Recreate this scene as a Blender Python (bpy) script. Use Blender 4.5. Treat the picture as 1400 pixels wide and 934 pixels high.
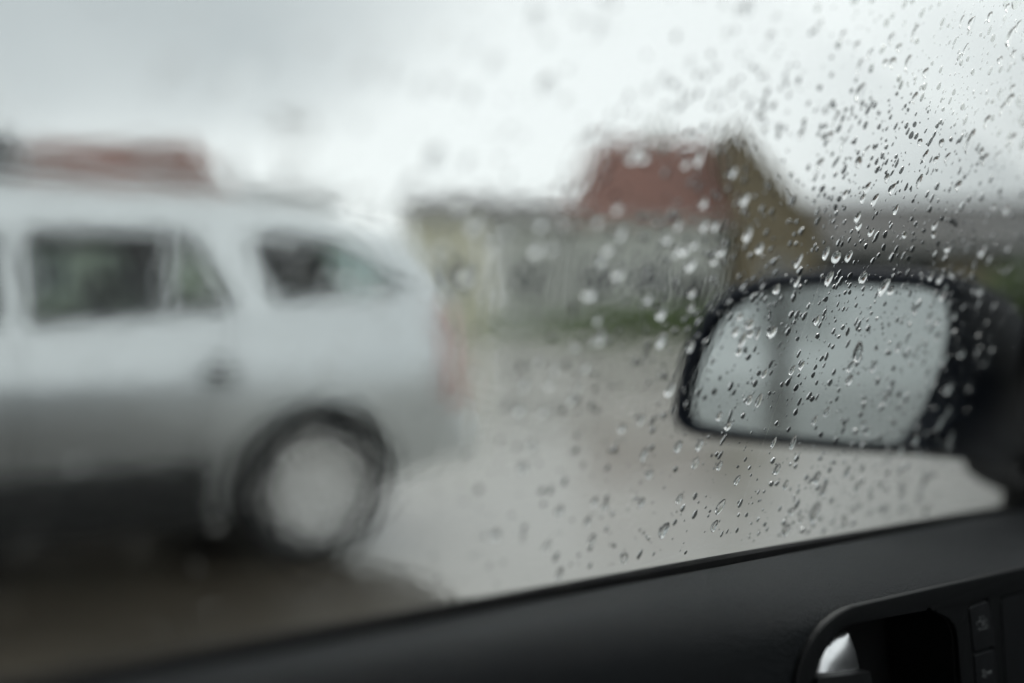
import bpy, bmesh, math, random
from mathutils import Vector, Matrix

for o in list(bpy.data.objects):
    bpy.data.objects.remove(o, do_unlink=True)
scn = bpy.context.scene
COL = scn.collection
R = math.radians
EYE = 1.06                      # lens height above the ground
LENS = 35.0
PITCH = math.atan(52 / (LENS / 36 * 1400))

# ------------------------------------------------------------------ camera
cam = bpy.data.cameras.new('camera')
cam.lens = LENS
cam.sensor_width = 36
cam.clip_start = 0.01
cam.clip_end = 2000
cam.dof.use_dof = True
cam.dof.focus_distance = 0.44
cam.dof.aperture_fstop = 2.3
camo = bpy.data.objects.new('camera', cam)
camo.location = (0, 0, EYE)
camo.rotation_euler = (math.pi / 2 - PITCH, 0, 0)
COL.objects.link(camo)
scn.camera = camo

# ------------------------------------------------------------------ sky, sun, exposure
SUN_EL, SUN_AZ = 48, 20
world = bpy.data.worlds.new('World')
scn.world = world
world.use_nodes = True
wn, wl = world.node_tree.nodes, world.node_tree.links
wn.clear()
out = wn.new('ShaderNodeOutputWorld')
sky = wn.new('ShaderNodeTexSky')
sky.sky_type = 'NISHITA'
sky.sun_disc = False
sky.sun_elevation = R(SUN_EL)
sky.sun_rotation = R(SUN_AZ)
bg_sky = wn.new('ShaderNodeBackground')
bg_sky.inputs['Strength'].default_value = 0.1
wl.new(sky.outputs['Color'], bg_sky.inputs['Color'])
tc = wn.new('ShaderNodeTexCoord')
mp = wn.new('ShaderNodeMapping')
mp.inputs['Scale'].default_value = (1, 1, 1.7)
wl.new(tc.outputs['Generated'], mp.inputs['Vector'])
no = wn.new('ShaderNodeTexNoise')
no.noise_dimensions = '4D'
no.inputs['W'].default_value = 3.3
no.inputs['Scale'].default_value = 1.5
no.inputs['Detail'].default_value = 3
no.inputs['Roughness'].default_value = 0.42
wl.new(mp.outputs['Vector'], no.inputs['Vector'])
cr = wn.new('ShaderNodeValToRGB')
cr.color_ramp.interpolation = 'EASE'
cr.color_ramp.elements[0].position = 0.31
cr.color_ramp.elements[0].color = (0.56, 0.61, 0.625, 1)
cr.color_ramp.elements[1].position = 0.54
cr.color_ramp.elements[1].color = (0.99, 1.035, 1.035, 1)
wl.new(no.outputs['Fac'], cr.inputs['Fac'])
bg_cl = wn.new('ShaderNodeBackground')
bg_cl.inputs['Strength'].default_value = 1.0
wl.new(cr.outputs['Color'], bg_cl.inputs['Color'])
mx = wn.new('ShaderNodeMixShader')
mx.inputs['Fac'].default_value = 0.96          # nearly closed cloud deck
wl.new(bg_sky.outputs[0], mx.inputs[1])
wl.new(bg_cl.outputs[0], mx.inputs[2])
wl.new(mx.outputs[0], out.inputs['Surface'])

sun = bpy.data.lights.new('sun', 'SUN')
sun.energy = 0.6
sun.angle = R(25)
sun.color = (1.0, 0.97, 0.93)
suno = bpy.data.objects.new('sun', sun)
suno.rotation_euler = (R(90 - SUN_EL), 0, R(180 - SUN_AZ))
COL.objects.link(suno)

vs = scn.view_settings
vs.view_transform = 'Standard'
vs.look = 'None'
vs.exposure = 0.06
vs.gamma = 1.0
vs.use_curve_mapping = False
cy = scn.cycles
cy.use_denoising = True
cy.max_bounces = 10
cy.use_adaptive_sampling = True
cy.adaptive_threshold = 0.02
cy.transparent_max_bounces = 24
cy.transmission_bounces = 8
cy.glossy_bounces = 4
cy.diffuse_bounces = 2
cy.caustics_reflective = False
cy.caustics_refractive = False

# ------------------------------------------------------------------ materials
def mat(name, col, rough=0.6, metal=0.0, spec=0.5, noise=None, bump=None, coat=0.0, ior=None):
    """noise=(scale, second colour, low, high); bump=(scale, strength, distance)"""
    m = bpy.data.materials.new(name)
    m.use_nodes = True
    n, l = m.node_tree.nodes, m.node_tree.links
    p = n['Principled BSDF']
    p.inputs['Base Color'].default_value = (*col, 1)
    p.inputs['Roughness'].default_value = rough
    p.inputs['Metallic'].default_value = metal
    p.inputs['Specular IOR Level'].default_value = spec
    p.inputs['Coat Weight'].default_value = coat
    p.inputs['Coat Roughness'].default_value = 0.05
    if ior:
        p.inputs['IOR'].default_value = ior
    t = n.new('ShaderNodeTexCoord')
    if noise:
        x = n.new('ShaderNodeTexNoise')
        x.inputs['Scale'].default_value = noise[0]
        x.inputs['Detail'].default_value = 6
        x.inputs['Roughness'].default_value = 0.6
        l.new(t.outputs['Object'], x.inputs['Vector'])
        r = n.new('ShaderNodeValToRGB')
        r.color_ramp.elements[0].position = noise[2]
        r.color_ramp.elements[0].color = (*col, 1)
        r.color_ramp.elements[1].position = noise[3]
        r.color_ramp.elements[1].color = (*noise[1], 1)
        l.new(x.outputs['Fac'], r.inputs['Fac'])
        l.new(r.outputs['Color'], p.inputs['Base Color'])
    if bump:
        x = n.new('ShaderNodeTexNoise')
        x.inputs['Scale'].default_value = bump[0]
        x.inputs['Detail'].default_value = 4
        l.new(t.outputs['Object'], x.inputs['Vector'])
        b = n.new('ShaderNodeBump')
        b.inputs['Strength'].default_value = bump[1]
        b.inputs['Distance'].default_value = bump[2]
        l.new(x.outputs['Fac'], b.inputs['Height'])
        l.new(b.outputs['Normal'], p.inputs['Normal'])
    return m

def thin_glass(name, tint, ior=1.5):
    m = bpy.data.materials.new(name)
    m.use_nodes = True
    n, l = m.node_tree.nodes, m.node_tree.links
    n.clear()
    o = n.new('ShaderNodeOutputMaterial')
    tr = n.new('ShaderNodeBsdfTransparent')
    tr.inputs['Color'].default_value = (*tint, 1)
    g = n.new('ShaderNodeBsdfGlossy')
    g.inputs['Roughness'].default_value = 0.0
    ge = n.new('ShaderNodeNewGeometry')
    def mth(op, x, y=None):
        q = n.new('ShaderNodeMath')
        q.operation = op
        for i, v in enumerate((x, y)):
            if v is None: continue
            if isinstance(v, (int, float)): q.inputs[i].default_value = v
            else: l.new(v, q.inputs[i])
        return q.outputs[0]
    dp = n.new('ShaderNodeVectorMath')
    dp.operation = 'DOT_PRODUCT'
    l.new(ge.outputs['Normal'], dp.inputs[0])
    l.new(ge.outputs['Incoming'], dp.inputs[1])
    r0 = ((ior - 1) / (ior + 1)) ** 2                # Schlick: reflection off one face of a thin pane
    fr = mth('ADD', mth('MULTIPLY', mth('POWER', mth('SUBTRACT', 1.0, mth('ABSOLUTE', dp.outputs['Value'])), 5.0), 1 - r0), r0)
    s = n.new('ShaderNodeMixShader')
    l.new(fr, s.inputs[0])
    l.new(tr.outputs[0], s.inputs[1])
    l.new(g.outputs[0], s.inputs[2])
    l.new(s.outputs[0], o.inputs['Surface'])
    return m

def water_mat(name='rain_water', shader='ShaderNodeBsdfGlass'):
    m = bpy.data.materials.new(name)
    m.use_nodes = True
    n, l = m.node_tree.nodes, m.node_tree.links
    n.clear()
    o = n.new('ShaderNodeOutputMaterial')
    g = n.new(shader)
    g.inputs['IOR'].default_value = 1.333
    g.inputs['Roughness'].default_value = 0.0
    l.new(g.outputs[0], o.inputs['Surface'])
    return m

M = {}
M['pane'] = thin_glass('side_window_glass', (0.975, 0.985, 0.98))
M['suv_glass'] = thin_glass('tinted_car_glass', (0.56, 0.64, 0.63))
M['water'] = water_mat()
M['film'] = water_mat('water_film', 'ShaderNodeBsdfRefraction')
def mist_film(m):
    '''fine mist on the film: thickest towards the rear of the pane, gone where the glass has cleared'''
    n, l = m.node_tree.nodes, m.node_tree.links
    g = next(x for x in n if x.type == 'BSDF_REFRACTION')
    g.distribution = 'BECKMANN'
    t = n.new('ShaderNodeTexCoord'); sp = n.new('ShaderNodeSeparateXYZ')
    l.new(t.outputs['Object'], sp.inputs[0])
    mr = n.new('ShaderNodeMapRange')
    mr.interpolation_type = 'SMOOTHSTEP'
    for k, v in (('From Min', .20), ('From Max', .385), ('To Min', .105), ('To Max', .0)): mr.inputs[k].default_value = v
    l.new(sp.outputs[0], mr.inputs['Value'])
    l.new(mr.outputs['Result'], g.inputs['Roughness'])
mist_film(M['film'])
M['silver'] = mat('silver_car_paint', (0.60, 0.63, 0.64), 0.30, 0.8, 0.5, coat=0.5)
M['dark_paint'] = mat('dark_blue_car_paint', (0.012, 0.016, 0.026), 0.3, 0.0, 0.5)
M['mirror_shell'] = mat('dark_mirror_housing_paint', (0.006, 0.009, 0.017), 0.6, 0.0, 0.18)
M['cabin'] = mat('dark_cabin_trim', (0.018, 0.02, 0.022), 0.8, noise=(30, (0.026, 0.028, 0.03), 0.4, 0.6))
M['headliner'] = mat('grey_headliner_cloth', (0.22, 0.22, 0.215), 0.95, noise=(200, (0.27, 0.27, 0.26), 0.4, 0.6))
M['panel'] = mat('grained_soft_door_plastic', (0.008, 0.0105, 0.0135), 0.46, 0.0, 0.30, noise=(60, (0.011, 0.0145, 0.018), 0.4, 0.7), bump=(1000, 1.0, 0.0020))
M['bezel'] = mat('satin_black_bezel_plastic', (0.010, 0.011, 0.012), 0.5, 0.0, 0.3, bump=(2500, 0.15, 0.0003))
M['pocket'] = mat('black_pocket_plastic', (0.006, 0.006, 0.007), 0.7, 0.0, 0.3, noise=(80, (0.009, 0.009, 0.01), 0.4, 0.6))
M['button'] = mat('matt_black_button_plastic', (0.015, 0.016, 0.018), 0.5, 0.0, 0.4, bump=(2500, 0.15, 0.0003))
M['icon'] = mat('pale_printed_icon', (0.32, 0.34, 0.34), 0.6, noise=(300, (0.26, 0.28, 0.28), 0.4, 0.6))
M['chrome'] = mat('brushed_chrome', (0.86, 0.87, 0.88), 0.30, 1.0, 0.5, noise=(180, (0.78, 0.79, 0.80), 0.45, 0.65))
M['rubber'] = mat('black_rubber', (0.010, 0.010, 0.011), 0.75, 0.0, 0.3, noise=(50, (0.016, 0.016, 0.016), 0.4, 0.6))
M['tyre'] = mat('tyre_rubber', (0.018, 0.019, 0.02), 0.7, 0.0, 0.4, noise=(40, (0.03, 0.03, 0.03), 0.4, 0.7))
M['alloy'] = mat('silver_alloy', (0.66, 0.66, 0.65), 0.38, 0.35, 0.5, noise=(12, (0.52, 0.51, 0.49), 0.4, 0.75))
M['cladding'] = mat('dark_grey_cladding', (0.018, 0.019, 0.02), 0.7, noise=(20, (0.03, 0.029, 0.027), 0.45, 0.7))
M['taillight'] = mat('red_lens', (0.46, 0.31, 0.29), 0.12, 0.0, 0.6, noise=(14, (0.55, 0.42, 0.40), 0.4, 0.6), coat=0.5)
M['headlight'] = mat('clear_lamp_lens', (0.6, 0.62, 0.63), 0.1, 0.2, 0.6, noise=(10, (0.5, 0.52, 0.53), 0.4, 0.6))
M['seat'] = mat('grey_seat_cloth', (0.07, 0.075, 0.08), 0.9, noise=(60, (0.09, 0.095, 0.1), 0.4, 0.6))
M['mirror'] = mat('mirror_silver', (0.45, 0.48, 0.48), 0.05, 1.0, 0.5, noise=(4, (0.42, 0.45, 0.45), 0.4, 0.6))
M['plate'] = mat('plain_plate_white', (0.7, 0.7, 0.68), 0.4, noise=(20, (0.62, 0.62, 0.6), 0.4, 0.7))
M['red_roof'] = mat('red_clay_tile', (0.13, 0.07, 0.055), 0.75, noise=(0.9, (0.26, 0.12, 0.095), 0.35, 0.7), bump=(9, 0.4, 0.05))
M['grey_roof'] = mat('dark_slate', (0.045, 0.045, 0.045), 0.6, noise=(1.5, (0.085, 0.082, 0.078), 0.4, 0.7), bump=(9, 0.4, 0.05))
M['brown_board'] = mat('brown_weathered_boards', (0.17, 0.14, 0.09), 0.8, noise=(2.0, (0.25, 0.21, 0.145), 0.4, 0.7))
M['cream_wall'] = mat('cream_render', (0.60, 0.58, 0.45), 0.85, noise=(0.8, (0.70, 0.68, 0.57), 0.4, 0.7))
M['grey_wall'] = mat('grey_render', (0.44, 0.45, 0.42), 0.85, noise=(0.8, (0.54, 0.55, 0.52), 0.35, 0.7))
M['dark_wall'] = mat('dark_timber', (0.03, 0.03, 0.032), 0.8, noise=(1.5, (0.05, 0.05, 0.05), 0.4, 0.7))
M['white_frame'] = mat('white_window_paint', (0.6, 0.6, 0.58), 0.5, noise=(8, (0.5, 0.5, 0.48), 0.4, 0.7))
M['house_glass'] = mat('house_window_glass', (0.03, 0.035, 0.04), 0.08, 0.0, 0.6, noise=(2, (0.05, 0.055, 0.06), 0.4, 0.6))
M['wood'] = mat('weathered_pole_wood', (0.10, 0.09, 0.08), 0.85, noise=(5, (0.15, 0.14, 0.125), 0.4, 0.7))
M['bark'] = mat('wet_bark', (0.05, 0.042, 0.034), 0.8, noise=(9, (0.08, 0.07, 0.055), 0.4, 0.7), bump=(12, 0.6, 0.03))
M['leaf'] = mat('green_leaf', (0.12, 0.17, 0.065), 0.6, noise=(2.0, (0.16, 0.22, 0.085), 0.4, 0.65))
M['dark_leaf'] = mat('dark_evergreen_leaf', (0.035, 0.045, 0.028), 0.5, noise=(2.0, (0.06, 0.07, 0.045), 0.4, 0.65))
M['lawn'] = mat('wet_lawn', (0.085, 0.13, 0.04), 0.8, noise=(1.3, (0.13, 0.18, 0.06), 0.35, 0.7), bump=(14, 0.5, 0.05))

def ground_mat():
    m = bpy.data.materials.new('wet_yard_surface')
    m.use_nodes = True
    n, l = m.node_tree.nodes, m.node_tree.links
    p = n['Principled BSDF']
    t = n.new('ShaderNodeTexCoord')
    a = n.new('ShaderNodeTexNoise')
    a.inputs['Scale'].default_value = 0.55
    a.inputs['Detail'].default_value = 7
    a.inputs['Roughness'].default_value = 0.62
    l.new(t.outputs['Object'], a.inputs['Vector'])
    r = n.new('ShaderNodeValToRGB')
    r.color_ramp.elements[0].position = 0.36
    r.color_ramp.elements[0].color = (0.26, 0.25, 0.225, 1)
    r.color_ramp.elements[1].position = 0.66
    r.color_ramp.elements[1].color = (0.37, 0.36, 0.335, 1)
    l.new(a.outputs['Fac'], r.inputs['Fac'])
    l.new(r.outputs['Color'], p.inputs['Base Color'])
    rr = n.new('ShaderNodeMapRange')
    rr.inputs['From Min'].default_value = 0.35
    rr.inputs['From Max'].default_value = 0.65
    rr.inputs['To Min'].default_value = 0.10
    rr.inputs['To Max'].default_value = 0.30
    l.new(a.outputs['Fac'], rr.inputs['Value'])
    l.new(rr.outputs['Result'], p.inputs['Roughness'])
    g = n.new('ShaderNodeTexNoise')
    g.inputs['Scale'].default_value = 60
    g.inputs['Detail'].default_value = 4
    l.new(t.outputs['Object'], g.inputs['Vector'])
    b = n.new('ShaderNodeBump')
    b.inputs['Strength'].default_value = 0.15
    b.inputs['Distance'].default_value = 0.004
    l.new(g.outputs['Fac'], b.inputs['Height'])
    l.new(b.outputs['Normal'], p.inputs['Normal'])
    return m
M['ground'] = ground_mat()
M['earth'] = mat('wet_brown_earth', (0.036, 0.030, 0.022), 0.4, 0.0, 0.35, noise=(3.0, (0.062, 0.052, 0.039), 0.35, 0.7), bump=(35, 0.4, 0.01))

# ------------------------------------------------------------------ helpers
def link(name, me, m=None, parent=None, smooth=None):
    o = bpy.data.objects.new(name, me)
    COL.objects.link(o)
    if m is not None:
        me.materials.clear()
        me.materials.append(m)
    if parent is not None:
        o.parent = parent
    if smooth is not None:
        for p in me.polygons:
            p.use_smooth = True
        me.set_sharp_from_angle(angle=R(smooth))
    return o

def raw(name, verts, faces, m, parent=None, smooth=None):
    me = bpy.data.meshes.new(name)
    me.from_pydata([tuple(v) for v in verts], [], faces)
    me.update()
    bm = bmesh.new()
    bm.from_mesh(me)
    bmesh.ops.recalc_face_normals(bm, faces=bm.faces)
    bm.to_mesh(me)
    bm.free()
    return link(name, me, m, parent, smooth)

def from_bm(name, bm, m, parent=None, smooth=None):
    bmesh.ops.recalc_face_normals(bm, faces=bm.faces)
    me = bpy.data.meshes.new(name)
    bm.to_mesh(me)
    bm.free()
    return link(name, me, m, parent, smooth)

def empty(name, loc, rz=0.0):
    o = bpy.data.objects.new(name, None)
    o.location = loc
    o.rotation_euler = (0, 0, rz)
    COL.objects.link(o)
    return o

def tag(o, label=None, cat=None, group=None, kind=None):
    if label: o['label'] = label
    if cat: o['category'] = cat
    if group: o['group'] = group
    if kind: o['kind'] = kind
    return o

def add_box(bm, lo, hi, bevel=0.0):
    vs_ = [bm.verts.new((x, y, z)) for x in (lo[0], hi[0]) for y in (lo[1], hi[1]) for z in (lo[2], hi[2])]
    fs = [bm.faces.new([vs_[i] for i in f]) for f in
          ((0, 1, 3, 2), (4, 6, 7, 5), (0, 4, 5, 1), (2, 3, 7, 6), (0, 2, 6, 4), (1, 5, 7, 3))]
    if bevel:
        es = list({e for f in fs for e in f.edges})
        bmesh.ops.bevel(bm, geom=es, offset=bevel, segments=2, affect='EDGES', profile=0.6)

def box(name, lo, hi, m, parent=None, bevel=0.0):
    bm = bmesh.new()
    add_box(bm, lo, hi, bevel)
    return from_bm(name, bm, m, parent, 40 if bevel else None)

def add_tube(bm, pts, radii, seg=8):
    rings = []
    for i, p in enumerate(pts):
        p = Vector(p)
        d = (Vector(pts[min(i + 1, len(pts) - 1)]) - Vector(pts[max(i - 1, 0)])).normalized()
        a = d.orthogonal().normalized()
        b = d.cross(a)
        rings.append([bm.verts.new(p + (a * math.cos(2 * math.pi * k / seg) + b * math.sin(2 * math.pi * k / seg)) * radii[i]) for k in range(seg)])
    for r0, r1 in zip(rings, rings[1:]):
        for k in range(seg):
            bm.faces.new((r0[k], r0[(k + 1) % seg], r1[(k + 1) % seg], r1[k]))
    bm.faces.new(rings[0][::-1])
    bm.faces.new(rings[-1])

def round_poly(pts, rad, seg=6):
    """round the corners of a 2-D polygon; rad: number or one per corner"""
    res = []
    n = len(pts)
    for i in range(n):
        p = Vector(pts[i]); a = Vector(pts[i - 1]); b = Vector(pts[(i + 1) % n])
        r = rad[i] if isinstance(rad, (list, tuple)) else rad
        da, db = (a - p), (b - p)
        r = min(r, da.length * 0.48, db.length * 0.48)
        s, e = p + da.normalized() * r, p + db.normalized() * r
        for k in range(seg + 1):
            t = k / seg
            res.append(tuple(s * (1 - t) ** 2 + p * 2 * t * (1 - t) + e * t * t))
    return res

def plate_with_holes(outer, holes, f, t0, t1, bevel=0.0):
    """solid plate: 2-D outlines mapped by f(a, b, t) to 3-D, between t0 (seen side) and t1"""
    bm = bmesh.new()
    loops = []
    for lp in [outer] + holes:
        v = [bm.verts.new(f(a, b, t0)) for a, b in lp]
        loops.append(v)
        for i in range(len(v)):
            bm.edges.new((v[i], v[(i + 1) % len(v)]))
    bmesh.ops.triangle_fill(bm, use_beauty=True, edges=bm.edges[:])
    for v, lp in zip(loops, [outer] + holes):
        w = [bm.verts.new(f(a, b, t1)) for a, b in lp]
        for i in range(len(v)):
            j = (i + 1) % len(v)
            bm.faces.new((v[i], v[j], w[j], w[i]))
    if bevel:
        es = [e for e in bm.edges if e.verts[0] in sum(loops, []) and e.verts[1] in sum(loops, []) and len(e.link_faces) == 2
              and any(len(fc.verts) == 4 for fc in e.link_faces) and any(len(fc.verts) == 3 for fc in e.link_faces)]
        bmesh.ops.bevel(bm, geom=es, offset=bevel, segments=3, affect='EDGES', profile=0.5)
    return bm

def lathe(bm, prof, seg, cy_):
    """profile [(radius, y)] turned about the local y axis at centre cy_ = (x, z)"""
    rings = []
    for r, y in prof:
        rings.append([bm.verts.new((cy_[0] + r * math.cos(2 * math.pi * k / seg), y, cy_[1] + r * math.sin(2 * math.pi * k / seg))) for k in range(seg)])
    for a, b in zip(rings, rings[1:]):
        for k in range(seg):
            bm.faces.new((a[k], a[(k + 1) % seg], b[(k + 1) % seg], b[k]))
    return rings

# pixel of the photograph -> ray from the lens (used to measure where real things stand)
FPX = LENS / 36 * 1400
def ray(x, y):
    u, v = (x - 700) / FPX, (467 - y) / FPX
    c, s = math.cos(PITCH), math.sin(PITCH)
    return Vector((u, c + v * s, -s + v * c))
def at(x, y, depth):
    r = ray(x, y)
    return Vector((0, 0, EYE)) + r * (depth / r.y)
#PART2
# ------------------------------------------------------------------ the setting
bm = bmesh.new()
gv = [bm.verts.new(p) for p in ((-400, -300, 0), (400, -300, 0), (400, 600, 0), (-400, 600, 0))]
bm.faces.new(gv)
tag(from_bm('ground', bm, M['ground']), kind='structure')
bm = bmesh.new()
lv = [bm.verts.new(p) for p in ((-60, 34.2, 0.004), (-3.5, 33.0, 0.004), (1.0, 31.6, 0.004), (12, 31.2, 0.004), (60, 33.5, 0.004), (60, 120, 0.004), (-60, 120, 0.004))]
bm.faces.new(lv)
tag(from_bm('lawn', bm, M['lawn']), kind='structure')
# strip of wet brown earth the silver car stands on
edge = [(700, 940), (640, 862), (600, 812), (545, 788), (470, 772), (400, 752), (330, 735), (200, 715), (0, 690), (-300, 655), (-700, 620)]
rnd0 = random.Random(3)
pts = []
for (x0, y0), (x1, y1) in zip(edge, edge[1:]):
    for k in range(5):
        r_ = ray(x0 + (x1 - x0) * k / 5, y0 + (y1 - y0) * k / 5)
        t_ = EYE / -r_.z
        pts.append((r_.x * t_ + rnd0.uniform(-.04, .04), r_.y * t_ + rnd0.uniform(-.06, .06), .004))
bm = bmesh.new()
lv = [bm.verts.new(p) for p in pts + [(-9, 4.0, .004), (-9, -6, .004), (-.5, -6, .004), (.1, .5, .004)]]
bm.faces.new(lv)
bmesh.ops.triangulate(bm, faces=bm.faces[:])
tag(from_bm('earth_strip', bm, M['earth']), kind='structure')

def house(name, label, cat, loc, rz, L, W, he, hr, wall_m, roof_m, hip=0.0, windows=(), door=None, chimney=None, over=0.3, hip_r=None):
    """ridge along local x; front is -y; loc is the middle of the front wall on the ground"""
    h = empty(name, loc, rz)
    tag(h, label, cat)
    l2 = L / 2
    hr_ = hip if hip_r is None else hip_r
    if hip:
        wv = [(-l2, 0, 0), (l2, 0, 0), (l2, W, 0), (-l2, W, 0), (-l2, 0, he), (l2, 0, he), (l2, W, he), (-l2, W, he)]
        wf = [(0, 1, 5, 4), (1, 2, 6, 5), (2, 3, 7, 6), (3, 0, 4, 7), (4, 5, 6, 7), (3, 2, 1, 0)]
    else:
        wv = [(-l2, 0, 0), (l2, 0, 0), (l2, W, 0), (-l2, W, 0), (-l2, 0, he), (l2, 0, he), (l2, W, he), (-l2, W, he), (-l2, W / 2, hr - .05), (l2, W / 2, hr - .05)]
        wf = [(0, 1, 5, 4), (1, 2, 6, 9, 5), (2, 3, 7, 6), (3, 0, 4, 8, 7), (4, 5, 9, 8), (6, 7, 8, 9), (3, 2, 1, 0)]
    raw('wall', wv, wf, wall_m, h)
    sl = (hr - he) / (W / 2)
    e = he - over * sl
    lo, ro = -l2 - over, l2 + over
    t = 0.16
    rv = [(lo, -over, e), (ro, -over, e), (ro, W + over, e), (lo, W + over, e), (lo + hip, W / 2, hr), (ro - hr_, W / 2, hr)]
    rv += [(x, y, z + t) for x, y, z in rv]
    rf = [(6, 7, 11, 10), (8, 9, 10, 11), (0, 4, 5, 1), (2, 5, 4, 3), (0, 1, 7, 6), (2, 3, 9, 8)]
    if hip:
        rf += [(7, 8, 11), (9, 6, 10), (1, 5, 2), (3, 4, 0), (1, 2, 8, 7), (3, 0, 6, 9)]
    else:
        rf += [(1, 5, 11, 7), (5, 2, 8, 11), (0, 6, 10, 4), (4, 10, 9, 3)]
    roof = raw('roof', rv, rf, roof_m, h)
    bm = bmesh.new()
    add_tube(bm, [(lo + hip, W / 2, hr + t), (ro - hr_, W / 2, hr + t)], [0.11, 0.11], 8)
    from_bm('ridge_cap', bm, roof_m, roof)
    bm = bmesh.new()
    add_tube(bm, [(lo, -over - .05, e + .05), (ro, -over - .05, e + .05)], [0.06, 0.06], 8)
    from_bm('gutter', bm, M['white_frame'], roof)
    if chimney:
        cx_, cy_ = chimney
        c = box('chimney', (cx_ - .3, cy_ - .25, hr - 1.4), (cx_ + .3, cy_ + .25, hr + .9), wall_m, roof, 0.02)
    for (wx, wz, ww, wh) in windows:
        w = plate_with_holes([(wx - ww / 2, wz), (wx + ww / 2, wz), (wx + ww / 2, wz + wh), (wx - ww / 2, wz + wh)],
                             [[(wx - ww / 2 + .08, wz + .08), (wx - .03, wz + .08), (wx - .03, wz + wh - .08), (wx - ww / 2 + .08, wz + wh - .08)],
                              [(wx + .03, wz + .08), (wx + ww / 2 - .08, wz + .08), (wx + ww / 2 - .08, wz + wh - .08), (wx + .03, wz + wh - .08)]],
                             lambda a, b, t_: (a, t_, b), -0.07, 0.02)
        wo = from_bm('window', w, M['white_frame'], h)
        for s in (-1, 1):
            x0, x1 = (wx - ww / 2 + .06, wx - .01) if s < 0 else (wx + .01, wx + ww / 2 - .06)
            box('pane', (x0, -0.03, wz + .06), (x1, -0.012, wz + wh - .06), M['house_glass'], wo)
        box('sill', (wx - ww / 2 - .06, -0.16, wz - .08), (wx + ww / 2 + .06, 0.01, wz - .003), M['white_frame'], wo)
    if door:
        dx, dw, dh, dm = door
        d = box('door', (dx - dw / 2, -0.06, 0.0), (dx + dw / 2, 0.02, dh), dm, h, 0.015)
        box('door_handle', (dx + dw / 2 - .16, -0.11, 1.0), (dx + dw / 2 - .05, -0.062, 1.04), M['chrome'], d)
    return h

# the group of buildings across the yard
house('house', 'grey rendered house with red hipped roof beyond the yard, beside brown boarded wing', 'house', (4.75, 36, 0), 0, 5.5, 6.4, 4.25, 7.2, M['grey_wall'], M['red_roof'], hip=1.55,
      windows=((-1.7, 1.3, 1.1, 1.3), (0.2, 1.3, 1.1, 1.3)), door=(1.7, 1.0, 2.1, M['dark_wall']), chimney=(0.9, 3.2), over=0.3, hip_r=0.3)
house('cream_annex', 'low cream walled annex with dark roof, just past the silver car', 'annex', (-2.45, 36.4, 0), 0, 2.9, 5.6, 4.2, 5.0, M['cream_wall'], M['grey_roof'],
      windows=((0.3, 1.5, 1.0, 1.2),), door=(-0.85, .9, 2.05, M['wood']))
house('grey_annex', 'pale grey annex with dark roof between cream annex and red roofed house', 'annex', (0.50, 36.7, 0), 0, 2.35, 5.2, 4.1, 4.9, M['grey_wall'], M['grey_roof'],
      windows=((0.0, 1.4, 1.2, 1.2),), over=0.25)
# brown boarded mono-pitch wing
wing = empty('boarded_wing', (7.86, 35.2, 0))
tag(wing, 'brown boarded wing with steep single slope roof at the end of the red roofed house', 'building')
wv = [(0, 0, 0), (2.95, 0, 0), (2.95, 6, 0), (0, 6, 0), (0, 0, 7.0), (2.95, 0, 3.6), (2.95, 6, 3.6), (0, 6, 7.0)]
raw('wall', wv, [(0, 1, 5, 4), (1, 2, 6, 5), (2, 3, 7, 6), (3, 0, 4, 7), (4, 5, 6, 7), (3, 2, 1, 0)], M['brown_board'], wing)
rv = [(-.15, -.3, 7.19), (3.2, -.3, 3.33), (3.2, 6.3, 3.33), (-.15, 6.3, 7.19)]
raw('roof', rv + [(x, y, z + .18) for x, y, z in rv], [(0, 1, 2, 3), (4, 5, 6, 7), (0, 1, 5, 4), (1, 2, 6, 5), (2, 3, 7, 6), (3, 0, 4, 7)], M['brown_board'], wing)
for i in range(12):                                     # vertical cover strips on the boarded gable
    x = 0.1 + i * 0.25
    box('batten', (x, -0.035, 0.05), (x + .06, 0.004, 6.85 - x * 1.16), M['brown_board'], wing)
wo = from_bm('window', plate_with_holes([(.9, 1.5), (2.0, 1.5), (2.0, 2.6), (.9, 2.6)], [[(1.0, 1.6), (1.9, 1.6), (1.9, 2.5), (1.0, 2.5)]], lambda a, b, t: (a, t, b), -.08, .0), M['white_frame'], wing)
box('pane', (.98, -.05, 1.58), (1.92, -.04, 2.52), M['house_glass'], wo)

house('barn', 'long dark barn with slate roof behind the door mirror', 'barn', (17.2, 37.5, 0), R(-4), 11.4, 7, 3.3, 5.0, M['dark_wall'], M['grey_roof'],
      windows=((-2.8, 1.4, 1.2, .9), (2.2, 1.4, 1.2, .9)), door=(0, 2.4, 2.5, M['brown_board']))
house('red_roofed_house', 'house with broad red hipped roof showing above the silver car roof', 'house', (-13.75, 33, 0), R(2), 7.0, 6.5, 4.3, 6.6, M['cream_wall'], M['red_roof'], hip=0.25, hip_r=1.3,
      windows=((-1.5, 1.4, 1.2, 1.3), (1.3, 1.4, 1.2, 1.3)), door=(0, 1.0, 2.1, M['wood']))
house('dark_shed', 'tall dark timber shed at the edge beside the red roofed house', 'shed', (-19.6, 31.6, 0), 0, 4.6, 5, 5.1, 6.6, M['dark_wall'], M['dark_wall'], door=(1.2, 1.6, 2.3, M['wood']))
house('distant_house', 'pale distant house under the twin poles, just above the silver car', 'house', (-15.0, 62, 0), 0, 6.2, 7, 7.0, 8.2, M['grey_wall'], M['grey_roof'], windows=((-1.3, 4.6, 1.1, 1.2), (1.3, 4.6, 1.1, 1.2)))

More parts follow.
